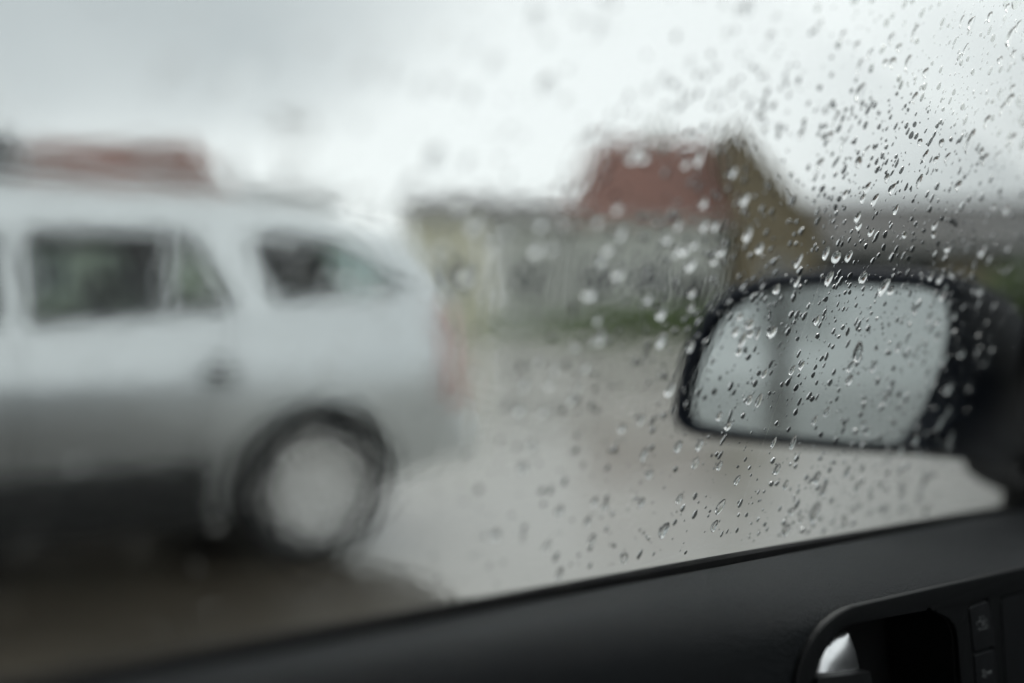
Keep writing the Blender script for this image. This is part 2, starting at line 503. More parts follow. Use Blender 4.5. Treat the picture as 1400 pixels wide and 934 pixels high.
# twin wooden pole
pole = empty('utility_pole', at(402, 440, 48).xy.to_3d())
tag(pole, 'faint twin legged wooden utility pole rising behind the silver car', 'utility pole')
for s in (-1, 1):
    bm = bmesh.new()
    add_tube(bm, [(s * .42, 0, -.2), (s * .36, 0, 10.6)], [.055, .04], 10)
    from_bm('post', bm, M['wood'], pole, 60)
box('crossarm', (-1.0, -.2, 9.7), (1.0, -.13, 9.88), M['wood'], pole)
for x in (-.9, 0, .9):
    bm = bmesh.new()
    lathe_ = [(0.0, 0), (.05, 0), (.06, .05), (.035, .08), (.055, .12), (0.0, .16)]
    rr_ = []
    for r_, z_ in lathe_:
        rr_.append([bm.verts.new((x + r_ * math.cos(k * math.pi / 4), -.165, 9.885 + z_)) if r_ == 0 else bm.verts.new((x + r_ * math.cos(k * math.pi / 4), -.165 + r_ * math.sin(k * math.pi / 4), 9.885 + z_)) for k in range(8)])
    for a_, b_ in zip(rr_, rr_[1:]):
        for k in range(8):
            bm.faces.new((a_[k], a_[(k + 1) % 8], b_[(k + 1) % 8], b_[k]))
    bmesh.ops.remove_doubles(bm, verts=bm.verts, dist=1e-5)
    from_bm('insulator', bm, M['plate'], pole)

# ------------------------------------------------------------------ plants
def leaves(bm, c, rad, n, size, rnd):
    for _ in range(n):
        while True:
            p = Vector((rnd.uniform(-1, 1), rnd.uniform(-1, 1), rnd.uniform(-1, 1)))
            if 0.25 < p.length < 1: break
        q = Vector((p.x * rad[0], p.y * rad[1], p.z * rad[2])) + c
        a = Vector((rnd.gauss(0, 1), rnd.gauss(0, 1), rnd.gauss(0, 1))).normalized()
        b = a.orthogonal().normalized()
        s = size * rnd.uniform(.6, 1.3)
        bm.faces.new([bm.verts.new(q + a * s), bm.verts.new(q + b * s * .5), bm.verts.new(q - a * s), bm.verts.new(q - b * s * .5)])

def tree(name, label, loc, h, spread, leaf_m, seed, n=2600, size=.14, low=.3):
    rnd = random.Random(seed)
    t = empty(name, loc)
    tag(t, label, 'tree')
    bm = bmesh.new()
    add_tube(bm, [(0, 0, -.2), (.05, .02, h * .3), (-.04, .05, h * .65), (0, 0, h * .9)], [h * .03, h * .024, h * .014, h * .004], 9)
    tips = []
    for k in range(11):
        z0 = h * rnd.uniform(low, .75)
        a = k * 2.4 + rnd.uniform(-.4, .4)
        r = spread * rnd.uniform(.5, .95)
        tip = (r * math.cos(a), r * math.sin(a), z0 + h * rnd.uniform(.1, .25))
        add_tube(bm, [(0, 0, z0), (tip[0] * .5, tip[1] * .5, z0 + (tip[2] - z0) * .4), tip], [h * .012, h * .008, h * .003], 6)
        tips.append(tip)
    from_bm('trunk', bm, M['bark'], t, 60)
    bm = bmesh.new()
    for tp in tips + [(0, 0, h * .92), (.2, .1, h * .8)]:
        leaves(bm, Vector(tp), (spread * .42, spread * .42, h * .13), n // 13, size, rnd)
    me = bpy.data.meshes.new('crown'); bm.to_mesh(me); bm.free()
    link('crown', me, leaf_m, t)
    return t

def bush(name, label, loc, rad, leaf_m, seed, n=900, size=.09):
    rnd = random.Random(seed)
    t = empty(name, loc)
    tag(t, label, 'shrub')
    bm = bmesh.new()
    for k in range(6):
        a = k * 1.05
        add_tube(bm, [(0, 0, -.1), (rad[0] * .3 * math.cos(a), rad[1] * .3 * math.sin(a), rad[2]), (rad[0] * .6 * math.cos(a), rad[1] * .6 * math.sin(a), rad[2] * 1.6)], [.035, .025, .01], 6)
    from_bm('stem', bm, M['bark'], t)
    bm = bmesh.new()
    for k in range(9):
        c = Vector((rnd.uniform(-.55, .55) * rad[0], rnd.uniform(-.5, .5) * rad[1], rad[2] * rnd.uniform(.55, 1.3)))
        leaves(bm, c, (rad[0] * .5, rad[1] * .5, rad[2] * .55), n // 9, size, rnd)
    me = bpy.data.meshes.new('foliage'); bm.to_mesh(me); bm.free()
    link('foliage', me, leaf_m, t)
    return t

bush('green_shrub', 'low spreading green shrub in front of the red roofed house', (3.9, 33.6, 0), (3.5, .8, .62), M['leaf'], 5, 3600)
bush('green_shrub', 'darker green shrub beside the brown boarded wing', (8.1, 33.4, 0), (1.7, .8, .8), M['leaf'], 6, 1700)
bush('evergreen_shrub', 'tall dark evergreen shrub behind the door mirror casing', (17.4, 34.0, 0), (1.5, 1.2, 1.5), M['leaf'], 7, 1800, .11)
tree('tree', 'slender sparse tree seen only in the door mirror', (-19.2, -15.0, 0), 9, 1.25, M['dark_leaf'], 11, 1000, .14, .12)
tree('tree', 'paler twiggy tree seen only in the door mirror, nearer the casing', (-15.3, -17.2, 0), 9.5, 1.5, M['dark_leaf'], 17, 800, .14, .12)
#PART3
# ------------------------------------------------------------------ silver estate car
ST = [  # s, half width, z bottom, z shoulder, z belt, half width at belt, z roof edge, half width roof edge, z roof
    (-.73, .74, .40, .70, .80, .66, .83, .55, .85),
    (-.70, .82, .36, .80, 1.00, .71, 1.03, .62, 1.05),
    (-.62, .855, .32, .86, 1.10, .75, 1.19, .66, 1.23),
    (-.48, .87, .30, .88, 1.13, .78, 1.36, .655, 1.43),
    (-.30, .88, .24, .88, 1.12, .80, 1.41, .64, 1.49),
    (0.0, .88, .21, .87, 1.09, .81, 1.43, .63, 1.52),
    (0.5, .88, .20, .86, 1.05, .82, 1.44, .62, 1.54),
    (1.1, .88, .20, .85, 1.00, .825, 1.44, .62, 1.545),
    (1.5, .88, .20, .84, .97, .825, 1.41, .62, 1.52),
    (1.95, .88, .20, .83, .95, .815, 1.21, .66, 1.29),
    (2.35, .87, .20, .82, .93, .80, .99, .70, 1.03),
    (2.6, .865, .20, .79, .88, .78, .93, .62, .97),
    (3.1, .83, .22, .70, .78, .72, .82, .52, .85),
    (3.33, .72, .33, .60, .67, .60, .70, .42, .72)]

def hermite(tab, s):
    n = len(tab)
    if s <= tab[0][0]: return tab[0][1:]
    if s >= tab[-1][0]: return tab[-1][1:]
    i = max(k for k in range(n - 1) if tab[k][0] <= s)
    a, b = tab[i], tab[i + 1]
    h = b[0] - a[0]
    t = (s - a[0]) / h
    res = []
    for c in range(1, len(a)):
        d = (b[c] - a[c]) / h
        dm = (a[c] - tab[i - 1][c]) / (a[0] - tab[i - 1][0]) if i else d
        dp = (tab[i + 2][c] - b[c]) / (tab[i + 2][0] - b[0]) if i + 2 < n else d
        m0 = 0 if dm * d <= 0 else 2 * dm * d / (dm + d)
        m1 = 0 if dp * d <= 0 else 2 * dp * d / (dp + d)
        res.append((2 * t**3 - 3 * t**2 + 1) * a[c] + (t**3 - 2 * t**2 + t) * h * m0 + (3 * t**2 - 2 * t**3) * b[c] + (t**3 - t**2) * h * m1)
    return tuple(res)

def section(s):
    hw, zb0, zs, zb, gw, ze, re_, zr = hermite(ST, s)
    m = zb0 + .64 * (zs - zb0)
    return [(0, zb0), (hw * .78, zb0), (hw * .90, zb0 + .03), (hw * .935, zb0 + .14), (hw * .995, m), (hw * 1.0, zs - .12), (hw * .992, zs - .04),
            (hw * .97, zs + .02), (gw + (hw - gw) * .35, zs + (zb - zs) * .55), (gw + .012, zb - .035), (gw, zb),
            (gw + (re_ - gw) * .5, zb + (ze - zb) * .5), (re_, ze), (re_ - .035, ze + (zr - ze) * .4), (re_ - .11, ze + (zr - ze) * .72), (re_ * .5, zr - .012), (0, zr)]

def surf_y(s, z):
    P = section(s)[2:13]
    for a, b in zip(P, P[1:]):
        if a[1] <= z <= b[1]:
            t = (z - a[1]) / (b[1] - a[1])
            return a[0] + (b[0] - a[0]) * t
    return P[0][0] if z < P[0][1] else P[-1][0]

def loft(bm, sec, ss):
    rings = []
    for s in ss:
        P = sec(s)
        Q = P + [(-y, z) for y, z in P[-2:0:-1]]
        rings.append([bm.verts.new((s, y, z)) for y, z in Q])
    n = len(rings[0])
    for a, b in zip(rings, rings[1:]):
        for k in range(n):
            bm.faces.new((a[k], a[(k + 1) % n], b[(k + 1) % n], b[k]))
    bm.faces.new(rings[0][::-1])
    bm.faces.new(rings[-1])

suv = empty('parked_car', (-1.235, 4.731, 0), R(212))
tag(suv, 'silver estate car parked alongside, its rear wheel and tail lamp showing through the wet window', 'car')
ss = sorted({st[0] for st in ST} | {-.67, -.58, -.53, -.4, -.15, .25, .8, 1.3, 1.7, 2.15, 2.48, 2.85, 3.25})
bm = bmesh.new(); loft(bm, section, ss)
body = from_bm('body', bm, M['silver'], suv)

def cavity(s):
    hw, zb0, zs, zb, gw, ze, re_, zr = hermite(ST, s)
    return [(0, .50), (hw - .14, .50), (hw - .08, zs - .05), (gw - .055, zb), (re_ - .05, ze - .02), (re_ * .5, zr - .06), (0, zr - .055)]
cut = []
bm = bmesh.new(); loft(bm, cavity, [-.46, -.3, 0, .5, 1.1, 1.5, 1.8, 2.0])
cut.append(from_bm('cavity', bm, M['seat'], suv))
SIDE = {
    'rear_door_window': round_poly([(1.05, .985), (1.04, 1.325), (.45, 1.335), (.33, 1.045)], [.03, .03, .05, .03], 4),
    'quarter_window': round_poly([(.16, 1.075), (.21, 1.33), (-.17, 1.325), (-.43, 1.125)], [.03, .03, .10, .03], 4),
    'front_door_window': round_poly([(1.14, .98), (1.13, 1.325), (1.52, 1.315), (2.0, 1.06), (2.05, .965)], [.03, .03, .06, .03, .02], 4)}
for nm, poly in SIDE.items():
    bm = bmesh.new()
    a = [bm.verts.new((s, -1.2, z)) for s, z in poly]; b = [bm.verts.new((s, 1.2, z)) for s, z in poly]
    bm.faces.new(a); bm.faces.new(b[::-1])
    for i in range(len(a)):
        j = (i + 1) % len(a); bm.faces.new((a[i], b[i], b[j], a[j]))
    cut.append(from_bm('cut_' + nm, bm, M['rubber'], suv))
for lo, hi in (((-.9, -.5, 1.12), (-.35, .5, 1.37)), ((1.66, -.56, 1.09), (2.4, .56, 1.62))):
    cut.append(box('cut_end', lo, hi, M['rubber'], suv))
for wx in (0, 2.55):
    for s in (-1, 1):
        bm = bmesh.new()
        lathe(bm, [(0.001, s * .50), (.358, s * .50), (.358, s * 1.2), (.001, s * 1.2)], 40, (wx, .318))
        bmesh.ops.remove_doubles(bm, verts=bm.verts, dist=.004)
        cut.append(from_bm('cut_arch', bm, M['rubber'], suv))
for c in cut:
    md = body.modifiers.new('cut', 'BOOLEAN')
    md.operation = 'DIFFERENCE'
    md.object = c
    md.solver = 'EXACT'
    md.material_mode = 'TRANSFER'
bpy.context.view_layer.update()
dg = bpy.context.evaluated_depsgraph_get()
nm_ = bpy.data.meshes.new_from_object(body.evaluated_get(dg), depsgraph=dg)
body.modifiers.clear()
body.data = nm_
for p in nm_.polygons: p.use_smooth = True
nm_.set_sharp_from_angle(angle=R(28))
for c in cut: bpy.data.objects.remove(c, do_unlink=True)

for side in (1, -1):
    for nm, poly in SIDE.items():
        vs_ = [(s, side * (surf_y(s, z) - .012), z) for s, z in poly]
        w = raw(nm, vs_, [tuple(range(len(vs_)))], M['suv_glass'], suv)
        bm = bmesh.new()
        tp = [(s, side * (surf_y(s, z) + .001), z) for s, z in poly]
        add_tube(bm, tp + [tp[0]], [.011] * (len(tp) + 1), 6)
        from_bm('rubber_seal', bm, M['rubber'], w, 50)
        if nm == 'rear_door_window':
            bm = bmesh.new()
            add_tube(bm, [(.59, side * (surf_y(.59, 1.02) - .006), 1.0), (.51, side * (surf_y(.51, 1.33) - .006), 1.335)], [.016, .016], 8)
            from_bm('divider_bar', bm, M['silver'], w, 50)
    for hs, hz in ((.40, .80), (1.42, .79)):
        bm = bmesh.new()
        y0 = surf_y(hs, hz)
        add_tube(bm, [(hs - .10, side * (y0 - .01), hz), (hs - .08, side * (y0 + .03), hz + .004), (hs + .07, side * (y0 + .032), hz + .004), (hs + .10, side * (y0 - .01), hz)], [.012, .016, .016, .012], 8)
        h = from_bm('door_handle', bm, M['silver'], suv, 50)
        bm = bmesh.new()
        cup = [(hs + .085 * math.cos(k * math.pi / 8), hz + .048 * math.sin(k * math.pi / 8)) for k in range(16)]
        a = [bm.verts.new((s, side * (surf_y(s, z) + .0035), z)) for s, z in cup]; bm.faces.new(a)
        from_bm('grip_recess', bm, M['cladding'], h)
    for path in ([(1.085, .96), (1.09, .60), (1.08, .33)], [(.33, 1.03), (.36, .90), (.44, .72), (.50, .52), (.52, .33)], [(2.10, .92), (2.12, .6), (2.08, .33)]):
        bm = bmesh.new()
        fine = []
        for (s0, z0), (s1, z1) in zip(path, path[1:]):
            for k in range(6):
                t = k / 6; fine.append((s0 + (s1 - s0) * t, z0 + (z1 - z0) * t))
        fine.append(path[-1])
        add_tube(bm, [(s, side * (surf_y(s, z) - .001), z) for s, z in fine], [.0035] * len(fine), 5)
        from_bm('door_gap', bm, M['rubber'], suv)
    # dark sill cladding between the wheels
    bm = bmesh.new()
    rows = []
    for k in range(13):
        s = .43 + k * (1.69 / 12)
        zb0 = hermite(ST, s)[1]
        rows.append([bm.verts.new((s, side * (surf_y(s, z) + d), z)) for z, d in ((zb0 + .035, .006), (zb0 + .08, .014), (zb0 + .22, .014), (zb0 + .26, .004))])
    for a, b in zip(rows, rows[1:]):
        for k in range(3): bm.faces.new((a[k], a[k + 1], b[k + 1], b[k]))
    from_bm('sill_cladding', bm, M['cladding'], suv, 40)
    # tail lamp wrapping the rear corner
    bm = bmesh.new()
    rows = []
    for k in range(7):
        s = -.715 + k * .026
        lo_ = .60 + .05 * max(0, k - 2) / 4
        rows.append([bm.verts.new((s, side * (surf_y(s, z) + .012), z)) for z in [lo_ + (min(1.06, hermite(ST, s)[3] - .03) - lo_) * q / 7 for q in range(8)]])
    for a, b in zip(rows, rows[1:]):
        for k in range(7): bm.faces.new((a[k], a[k + 1], b[k + 1], b[k]))
    tl = from_bm('tail_lamp', bm, M['taillight'], suv, 60)
    box('reverse_lens', (-.748, min(side * .60, side * .66), .70), (-.730, max(side * .60, side * .66), .76), M['headlight'], tl, .004)
    # roof rail
    bm = bmesh.new()
    add_tube(bm, [(-.25, side * .55, 1.48), (-.18, side * .56, 1.535), (.5, side * .56, 1.56), (1.25, side * .56, 1.56), (1.35, side * .55, 1.51)], [.014] * 5, 8)
    from_bm('roof_rail', bm, M['silver'], suv, 60)
    # door mirror, far forward
    bm = bmesh.new()
    add_box(bm, (1.88, min(side * .84, side * 1.05), .97), (1.99, max(side * .84, side * 1.05), 1.12), .03)
    mm = from_bm('side_mirror', bm, M['silver'], suv, 50)
    box('mirror_glass', (1.872, min(side * .88, side * 1.03), .99), (1.879, max(side * .88, side * 1.03), 1.10), M['mirror'], mm)
    bm = bmesh.new()
    rows = []
    for k in range(6):
        s = 3.32 - k * .06
        zt = hermite(ST, s)[2]
        rows.append([bm.verts.new((s, side * (surf_y(s, z) + .008), z)) for z in (zt - .10, zt - .05, zt + .0)])
    for a, b in zip(rows, rows[1:]):
        for k in range(2): bm.faces.new((a[k], a[k + 1], b[k + 1], b[k]))
    from_bm('headlight', bm, M['headlight'], suv, 60)
raw('rear_window', [(-.695, -.5, 1.10), (-.695, .5, 1.10), (-.47, .5, 1.40), (-.47, -.5, 1.40)], [(0, 1, 2, 3)], M['suv_glass'], suv)
raw('windscreen', [(2.26, -.58, 1.08), (2.26, .58, 1.08), (1.64, .56, 1.455), (1.64, -.56, 1.455)], [(0, 1, 2, 3)], M['suv_glass'], suv)
box('underbody', (-.25, -.70, .17), (3.1, .70, .235), M['cladding'], suv)
box('rear_bumper', (-.80, -.74, .36), (-.66, .74, .60), M['silver'], suv, .045)
box('number_plate', (-.745, -.26, .66), (-.735, .26, .77), M['plate'], suv)
for y in (-.38, .38):
    for x, mname in ((.55, 'rear_seat'), (1.45, 'front_seat')):
        bm = bmesh.new()
        add_box(bm, (x, y - .24, .5), (x + .14, y + .24, 1.06), .04)
        add_box(bm, (x + .03, y - .13, 1.075), (x + .12, y + .13, 1.22), .03)
        from_bm(mname, bm, M['seat'], suv, 40)

def wheel(parent, x, side, yo, r, rim_r):
    """tyre outer wall at |y| = yo"""
    bm = bmesh.new()
    y = lambda d: side * (yo - d)
    lathe(bm, [(rim_r, y(.20)), (r - .03, y(.215)), (r, y(.18)), (r, y(.03)), (r - .02, y(.004)), (r - .06, y(0)), (rim_r + .01, y(.006)), (rim_r, y(.02)), (rim_r, y(.20))], 44, (x, r))
    w = from_bm('wheel', bm, M['tyre'], parent, 45)
    bm = bmesh.new()
    lathe(bm, [(rim_r + .004, y(.004)), (rim_r - .012, y(.0)), (rim_r - .022, y(.012)), (rim_r - .028, y(.10)), (.02, y(.11))], 44, (x, r))
    from_bm('rim', bm, M['alloy'], w, 40)
    bm = bmesh.new()
    n = 9
    for k in range(n):
        a = 2 * math.pi * k / n
        d, e = Vector((math.cos(a), 0, math.sin(a))), Vector((-math.sin(a), 0, math.cos(a)))
        c = Vector((x, 0, r))
        q = []
        for rad, hw_, dp in ((.03, .026, .022), (rim_r - .018, .042, .010)):
            for sg in (-1, 1):
                q.append(c + d * rad + e * hw_ * sg + Vector((0, y(dp), 0)))
                q.append(c + d * rad + e * hw_ * sg + Vector((0, y(dp + .03), 0)))
        v = [bm.verts.new(p) for p in q]
        for f in ((0, 2, 6, 4), (1, 5, 7, 3), (0, 4, 5, 1), (2, 3, 7, 6), (0, 1, 3, 2), (4, 6, 7, 5)):
            bm.faces.new([v[i] for i in f])
    from_bm('spokes', bm, M['alloy'], w)
    bm = bmesh.new()
    lathe(bm, [(.05, y(.03)), (.05, y(.016)), (.035, y(.010)), (.001, y(.009))], 20, (x, r))
    from_bm('hub_cap', bm, M['alloy'], w, 40)
    return w
for x in (0, 2.55):
    for sd in (1, -1):
        wheel(suv, x, sd, .865, .310, .205)
#PART4
# ------------------------------------------------------------------ the car the picture is taken from
HEAD = R(47)
car = empty('car', (0, 0, 0), HEAD)
tag(car, 'dark car whose door, wet side window and door mirror frame the view', 'car')
FW = Vector((math.cos(HEAD), math.sin(HEAD), 0))
LF = Vector((-math.sin(HEAD), math.cos(HEAD), 0))
def lray(x, y):
    r = ray(x, y)
    return Vector((r.dot(FW), r.dot(LF), r.z))
def to_local(p):
    return Vector((p.dot(FW), p.dot(LF), p.z))
LEAN = 0.365
def glass_y(z): return 0.1909 - LEAN * (z - EYE)
def sill_z(x): return EYE - .0735 - .1055 * x
def face_y(x): return .20 - .065 * x
def on_face(x, y, off=0.0):
    """point of the door trim's upright face seen at that pixel, as (x along the car, z)"""
    r = lray(x, y)
    t = (.20 + off) / (r.y + .065 * r.x)
    return (r.x * t, EYE + r.z * t)

# --- door trim: shoulder, face with the handle pocket
recess = round_poly([on_face(*p) for p in ((1094, 1040), (1111, 905), (1142, 857), (1268, 829), (1303, 852), (1309, 940), (1318, 1040))], [.002, .01, .012, .006, .010, .01, .002], 6)
bm = bmesh.new()
NP = 16
def shoulder(x):
    k = min(1, max(0, (x - .24) / .16)); k = k * k * (3 - 2 * k)
    H = .036 + (.0138 - .036) * k
    n = 3.4 + (1.7 - 3.4) * k
    res = [(0, -.012), (.001, -.004), (.018, -.0010), (.05, -.0001)]
    for q in range(1, NP + 1):
        th = math.pi / 2 * q / NP
        res.append((.05 + .95 * math.sin(th) ** (2 / n), -.0001 - H * (1 - max(0, math.cos(th)) ** (2 / n))))
    return res
rows = []
nx = 60
for i in range(nx + 1):
    x = -.30 + 1.30 * i / nx
    zs = sill_z(x); ys = glass_y(zs)
    wf = ys - face_y(x) - .0065
    rows.append([bm.verts.new((x, ys - .0065 - w * wf, zs + h)) for w, h in shoulder(x)])
for a, b in zip(rows, rows[1:]):
    for k in range(len(a) - 1):
        bm.faces.new((a[k], a[k + 1], b[k + 1], b[k]))
ed = []
bx_ = [r[-1] for r in rows]
low = [bm.verts.new((x, face_y(x), EYE - .62)) for x in (1.0, -.30)]
loop = bx_ + low
for i in range(len(loop)):
    j = (i + 1) % len(loop)
    e = bm.edges.get((loop[i], loop[j])) or bm.edges.new((loop[i], loop[j]))
    ed.append(e)
hv = [bm.verts.new((x, face_y(x), z)) for x, z in recess]
for i in range(len(hv)): ed.append(bm.edges.new((hv[i], hv[(i + 1) % len(hv)])))
bmesh.ops.triangle_fill(bm, use_beauty=True, edges=ed)
door = from_bm('door_panel', bm, M['panel'], car, 40)
bm = bmesh.new()                                    # the pocket behind the opening
r0 = [bm.verts.new((x, face_y(x) + .001, z)) for x, z in recess]
r1 = [bm.verts.new((x, face_y(x) + .034, z)) for x, z in recess]
for i in range(len(r0)):
    j = (i + 1) % len(r0); bm.faces.new((r0[i], r0[j], r1[j], r1[i]))
bm.faces.new(r1)
from_bm('handle_pocket', bm, M['pocket'], door, 40)

# --- weather strip where the glass enters the door
bm = bmesh.new()
sp = [(.0004, -.015), (.0004, .0012), (.0016, .0028), (.0034, .0030), (.0052, .0018), (.0062, -.002), (.0062, -.015)]
rows = []
for i in range(nx + 1):
    x = -.30 + 1.30 * i / nx
    zs = sill_z(x); ys = glass_y(zs)
    rows.append([bm.verts.new((x, ys - w - LEAN * h, zs + h)) for w, h in sp])
for a, b in zip(rows, rows[1:]):
    for k in range(len(sp) - 1): bm.faces.new((a[k], a[k + 1], b[k + 1], b[k]))
from_bm('weather_strip', bm, M['rubber'], door, 50)

# --- handle surround with openings for pocket, buttons and the next panel
outer = round_poly([on_face(*p) for p in ((1074, 1040), (1084, 893), (1140, 832), (1440, 765), (1450, 1040))], [.002, .020, .016, .004, .004], 7)
btn_hole = round_poly([on_face(*p) for p in ((1317, 827), (1347, 817), (1366, 1020), (1336, 1020))], [.0035, .0035, .001, .001], 4)
pan_hole = round_poly([on_face(*p) for p in ((1361, 815), (1432, 797), (1440, 1020), (1374, 1020))], [.004, .002, .001, .001], 4)
bez = from_bm('handle_surround', plate_with_holes(outer, [recess, btn_hole, pan_hole], lambda a, b, t: (a, face_y(a) + t, b), -.0022, .0006, .0008), M['bezel'], car, 60)
def pad(name, px, rad, t0, t1, m, parent):
    q = round_poly([on_face(*p) for p in px], rad, 5)
    return from_bm(name, plate_with_holes(q, [], lambda a, b, t: (a, face_y(a) + t, b), t0, t1, .0004), m, parent, 60)
b1 = pad('lock_button', ((1319.5, 829.5), (1345.5, 820), (1355, 882), (1326, 890)), .0025, -.0021, .0004, M['button'], bez)
b2 = pad('lock_button', ((1327, 894.5), (1355.5, 886.5), (1364, 1018), (1337, 1018)), .0006, -.0019, .0004, M['button'], bez)
pad('switch_panel', ((1364, 817.5), (1429, 801), (1437, 1018), (1376.5, 1018)), [.0025, .001, .001, .001], -.0019, .0004, M['button'], bez)
def icon(paths, tz, parent):
    bm = bmesh.new()
    for pts, wd in paths:
        p3 = []
        for x, y in pts:
            a, b = on_face(x, y); p3.append((a, face_y(a) + tz, b))
        add_tube(bm, p3, [wd] * len(p3), 5)
    return from_bm('icon', bm, M['icon'], parent)
icon([([(1329, 850), (1343.5, 845.5), (1345.5, 856), (1331, 860), (1329, 850)], .00013), ([(1332.5, 848.5), (1333, 843.5), (1337, 841.5), (1339, 844)], .00013), ([(1336, 854), (1338.5, 850)], .00028), ([(1341, 854), (1342, 851)], .00022)], -.00215, b1)
icon([([(1337.5, 922), (1341.5, 924.5), (1342.5, 919), (1340, 915.5), (1337, 917), (1337.5, 922)], .00030), ([(1342, 919), (1350, 916.5)], .00028), ([(1347, 917.5), (1347.6, 921)], .00024)], -.00195, b2)

# --- chrome lever
Lc = [(1110, 985), (1114, 950), (1119, 926), (1126, 907), (1136, 890), (1149, 876), (1161, 869), (1167, 866.5)]
Rc = [(1184, 985), (1180.5, 950), (1178, 926), (1176, 907), (1174, 890), (1172, 876), (1171, 869), (1169.5, 866.8)]
bm = bmesh.new()
front, back = [], []
zt_ = on_face(1168, 866)[1]
NC = 10
for (lx, ly), (rx, ry) in zip(Lc, Rc):
    fr, bk = [], []
    for k in range(NC + 1):
        t = k / NC
        a, b = on_face(lx + (rx - lx) * t, ly + (ry - ly) * t, -.002)
        bulge = .0085 * (1 - (2 * t - 1) ** 2) ** .5 * min(1, (rx - lx) / 40) + .004 * t
        fr.append(bm.verts.new((a, face_y(a) + .003 - bulge * .45 - .16 * (zt_ - b), b)))
        bk.append(bm.verts.new((a, face_y(a) + .008, b)))
    front.append(fr); back.append(bk)
for g in (front, back):
    for a, b in zip(g, g[1:]):
        for k in range(NC): bm.faces.new((a[k], a[k + 1], b[k + 1], b[k]))
for i in range(len(Lc) - 1):
    bm.faces.new((front[i][0], front[i + 1][0], back[i + 1][0], back[i][0]))
    bm.faces.new((front[i][-1], back[i][-1], back[i + 1][-1], front[i + 1][-1]))
for k in range(NC):
    bm.faces.new((front[-1][k], front[-1][k + 1], back[-1][k + 1], back[-1][k]))
lever = from_bm('door_handle', bm, M['chrome'], car, 50)
bm = bmesh.new()
q0, q1 = [], []
for k in range(9):
    t = k / 8
    for yy, lst in ((930 - 12 * (t ** .6) - 2 * t, q0), (990, q1)):
        lx, rx = (1125, 1181) if yy < 960 else (1118, 1186)
        a, b = on_face(lx + (rx - lx) * t, yy, -.006)
        bulge = .45 * .0085 * (1 - (1.7 * t - .85) ** 2) ** .5 + .004 * t
        lst.append(bm.verts.new((a, face_y(a) - .0005 - .16 * (zt_ - b) - bulge, b)))
for k in range(8): bm.faces.new((q0[k], q0[k + 1], q1[k + 1], q1[k]))
ext = bmesh.ops.extrude_face_region(bm, geom=bm.faces[:])
for v in ext['geom']:
    if isinstance(v, bmesh.types.BMVert): v.co.y += .006
from_bm('lever_underside_shade', bm, M['bezel'], lever, 40)  # dark insert standing in for the shade on the lever's underside

# --- glass
EN = Vector((0, 1, LEAN)).normalized()              # outward normal of the glass
EU = Vector((0, -LEAN, 1)).normalized()             # up along the glass
front_edge = [(1.0, EYE - .225), (.95, EYE - .172), (.885, EYE - .112), (.79, EYE), (.68, EYE + .137), (.50, EYE + .33)]
pane_out = [(-.28, EYE - .085)] + front_edge + [(-.24, EYE + .33)]
bm = bmesh.new()
a = [bm.verts.new(Vector((x, glass_y(z), z))) for x, z in pane_out]
b = [bm.verts.new(Vector((x, glass_y(z), z)) + EN * .004) for x, z in pane_out]
bm.faces.new(a); bm.faces.new(b[::-1])
for i in range(len(a)):
    j = (i + 1) % len(a); bm.faces.new((a[i], b[i], b[j], a[j]))
pane = from_bm('window_pane', bm, M['pane'], car)

# --- body round the window
def strip(name, inner, outer_, m, y_in=-.012, y_out=.03):
    bm = bmesh.new()
    n = len(inner)
    vi = [[bm.verts.new((x, glass_y(z) + d, z)) for x, z in lst] for lst in (inner, outer_) for d in (y_in, y_out)]
    A, B, C_, D = vi
    for i in range(n - 1):
        bm.faces.new((A[i], A[i + 1], C_[i + 1], C_[i])); bm.faces.new((B[i], D[i], D[i + 1], B[i + 1]))
        bm.faces.new((A[i], B[i], B[i + 1], A[i + 1])); bm.faces.new((C_[i], C_[i + 1], D[i + 1], D[i]))
    bm.faces.new((A[0], C_[0], D[0], B[0])); bm.faces.new((A[-1], B[-1], D[-1], C_[-1]))
    return from_bm(name, bm, m, car, 40)
strip('front_pillar', front_edge, [(x + .10, z) for x, z in front_edge], M['rubber'])
strip('window_header', [(.52, EYE + .315), (-.30, EYE + .315)], [(.53, EYE + .37), (-.30, EYE + .37)], M['rubber'])
strip('centre_pillar', [(-.26, EYE - .09), (-.23, EYE + .33)], [(-.40, EYE - .09), (-.36, EYE + .33)], M['rubber'])
def arch_z(x):
    z = .24
    for xw in (1.45, -1.25):
        if abs(x - xw) < .38: z = max(z, .32 + math.sqrt(.38 ** 2 - (x - xw) ** 2))
    return z
YC = -.52                                            # middle of the car
for side, nm in ((1, 'body_side'), (-1, 'body_side')):
    bm = bmesh.new(); rows = []
    for i in range(70):
        x = -2.1 + 4.25 * i / 69
        zt = min(sill_z(x), .98) - .012 - max(0, x - 1.0) ** 2 * .12
        zb = min(arch_z(x), zt - .05)
        tap = 1 - .16 * (max(0, abs(x) - 1.2) / .95) ** 2.5
        rows.append([])
        for q, bul in ((1, .012), (.94, .028), (.8, .055), (.5, .075), (.15, .062), (0, .045)):
            z = zb + (zt - zb) * q
            y = (glass_y(sill_z(.4)) - YC + bul) * tap
            rows[-1].append(bm.verts.new((x, YC + side * y, z)))
    for a, b in zip(rows, rows[1:]):
        for k in range(5): bm.faces.new((a[k], a[k + 1], b[k + 1], b[k]))
    from_bm(nm, bm, M['dark_paint'], car, 40)
rf = []
bm = bmesh.new()
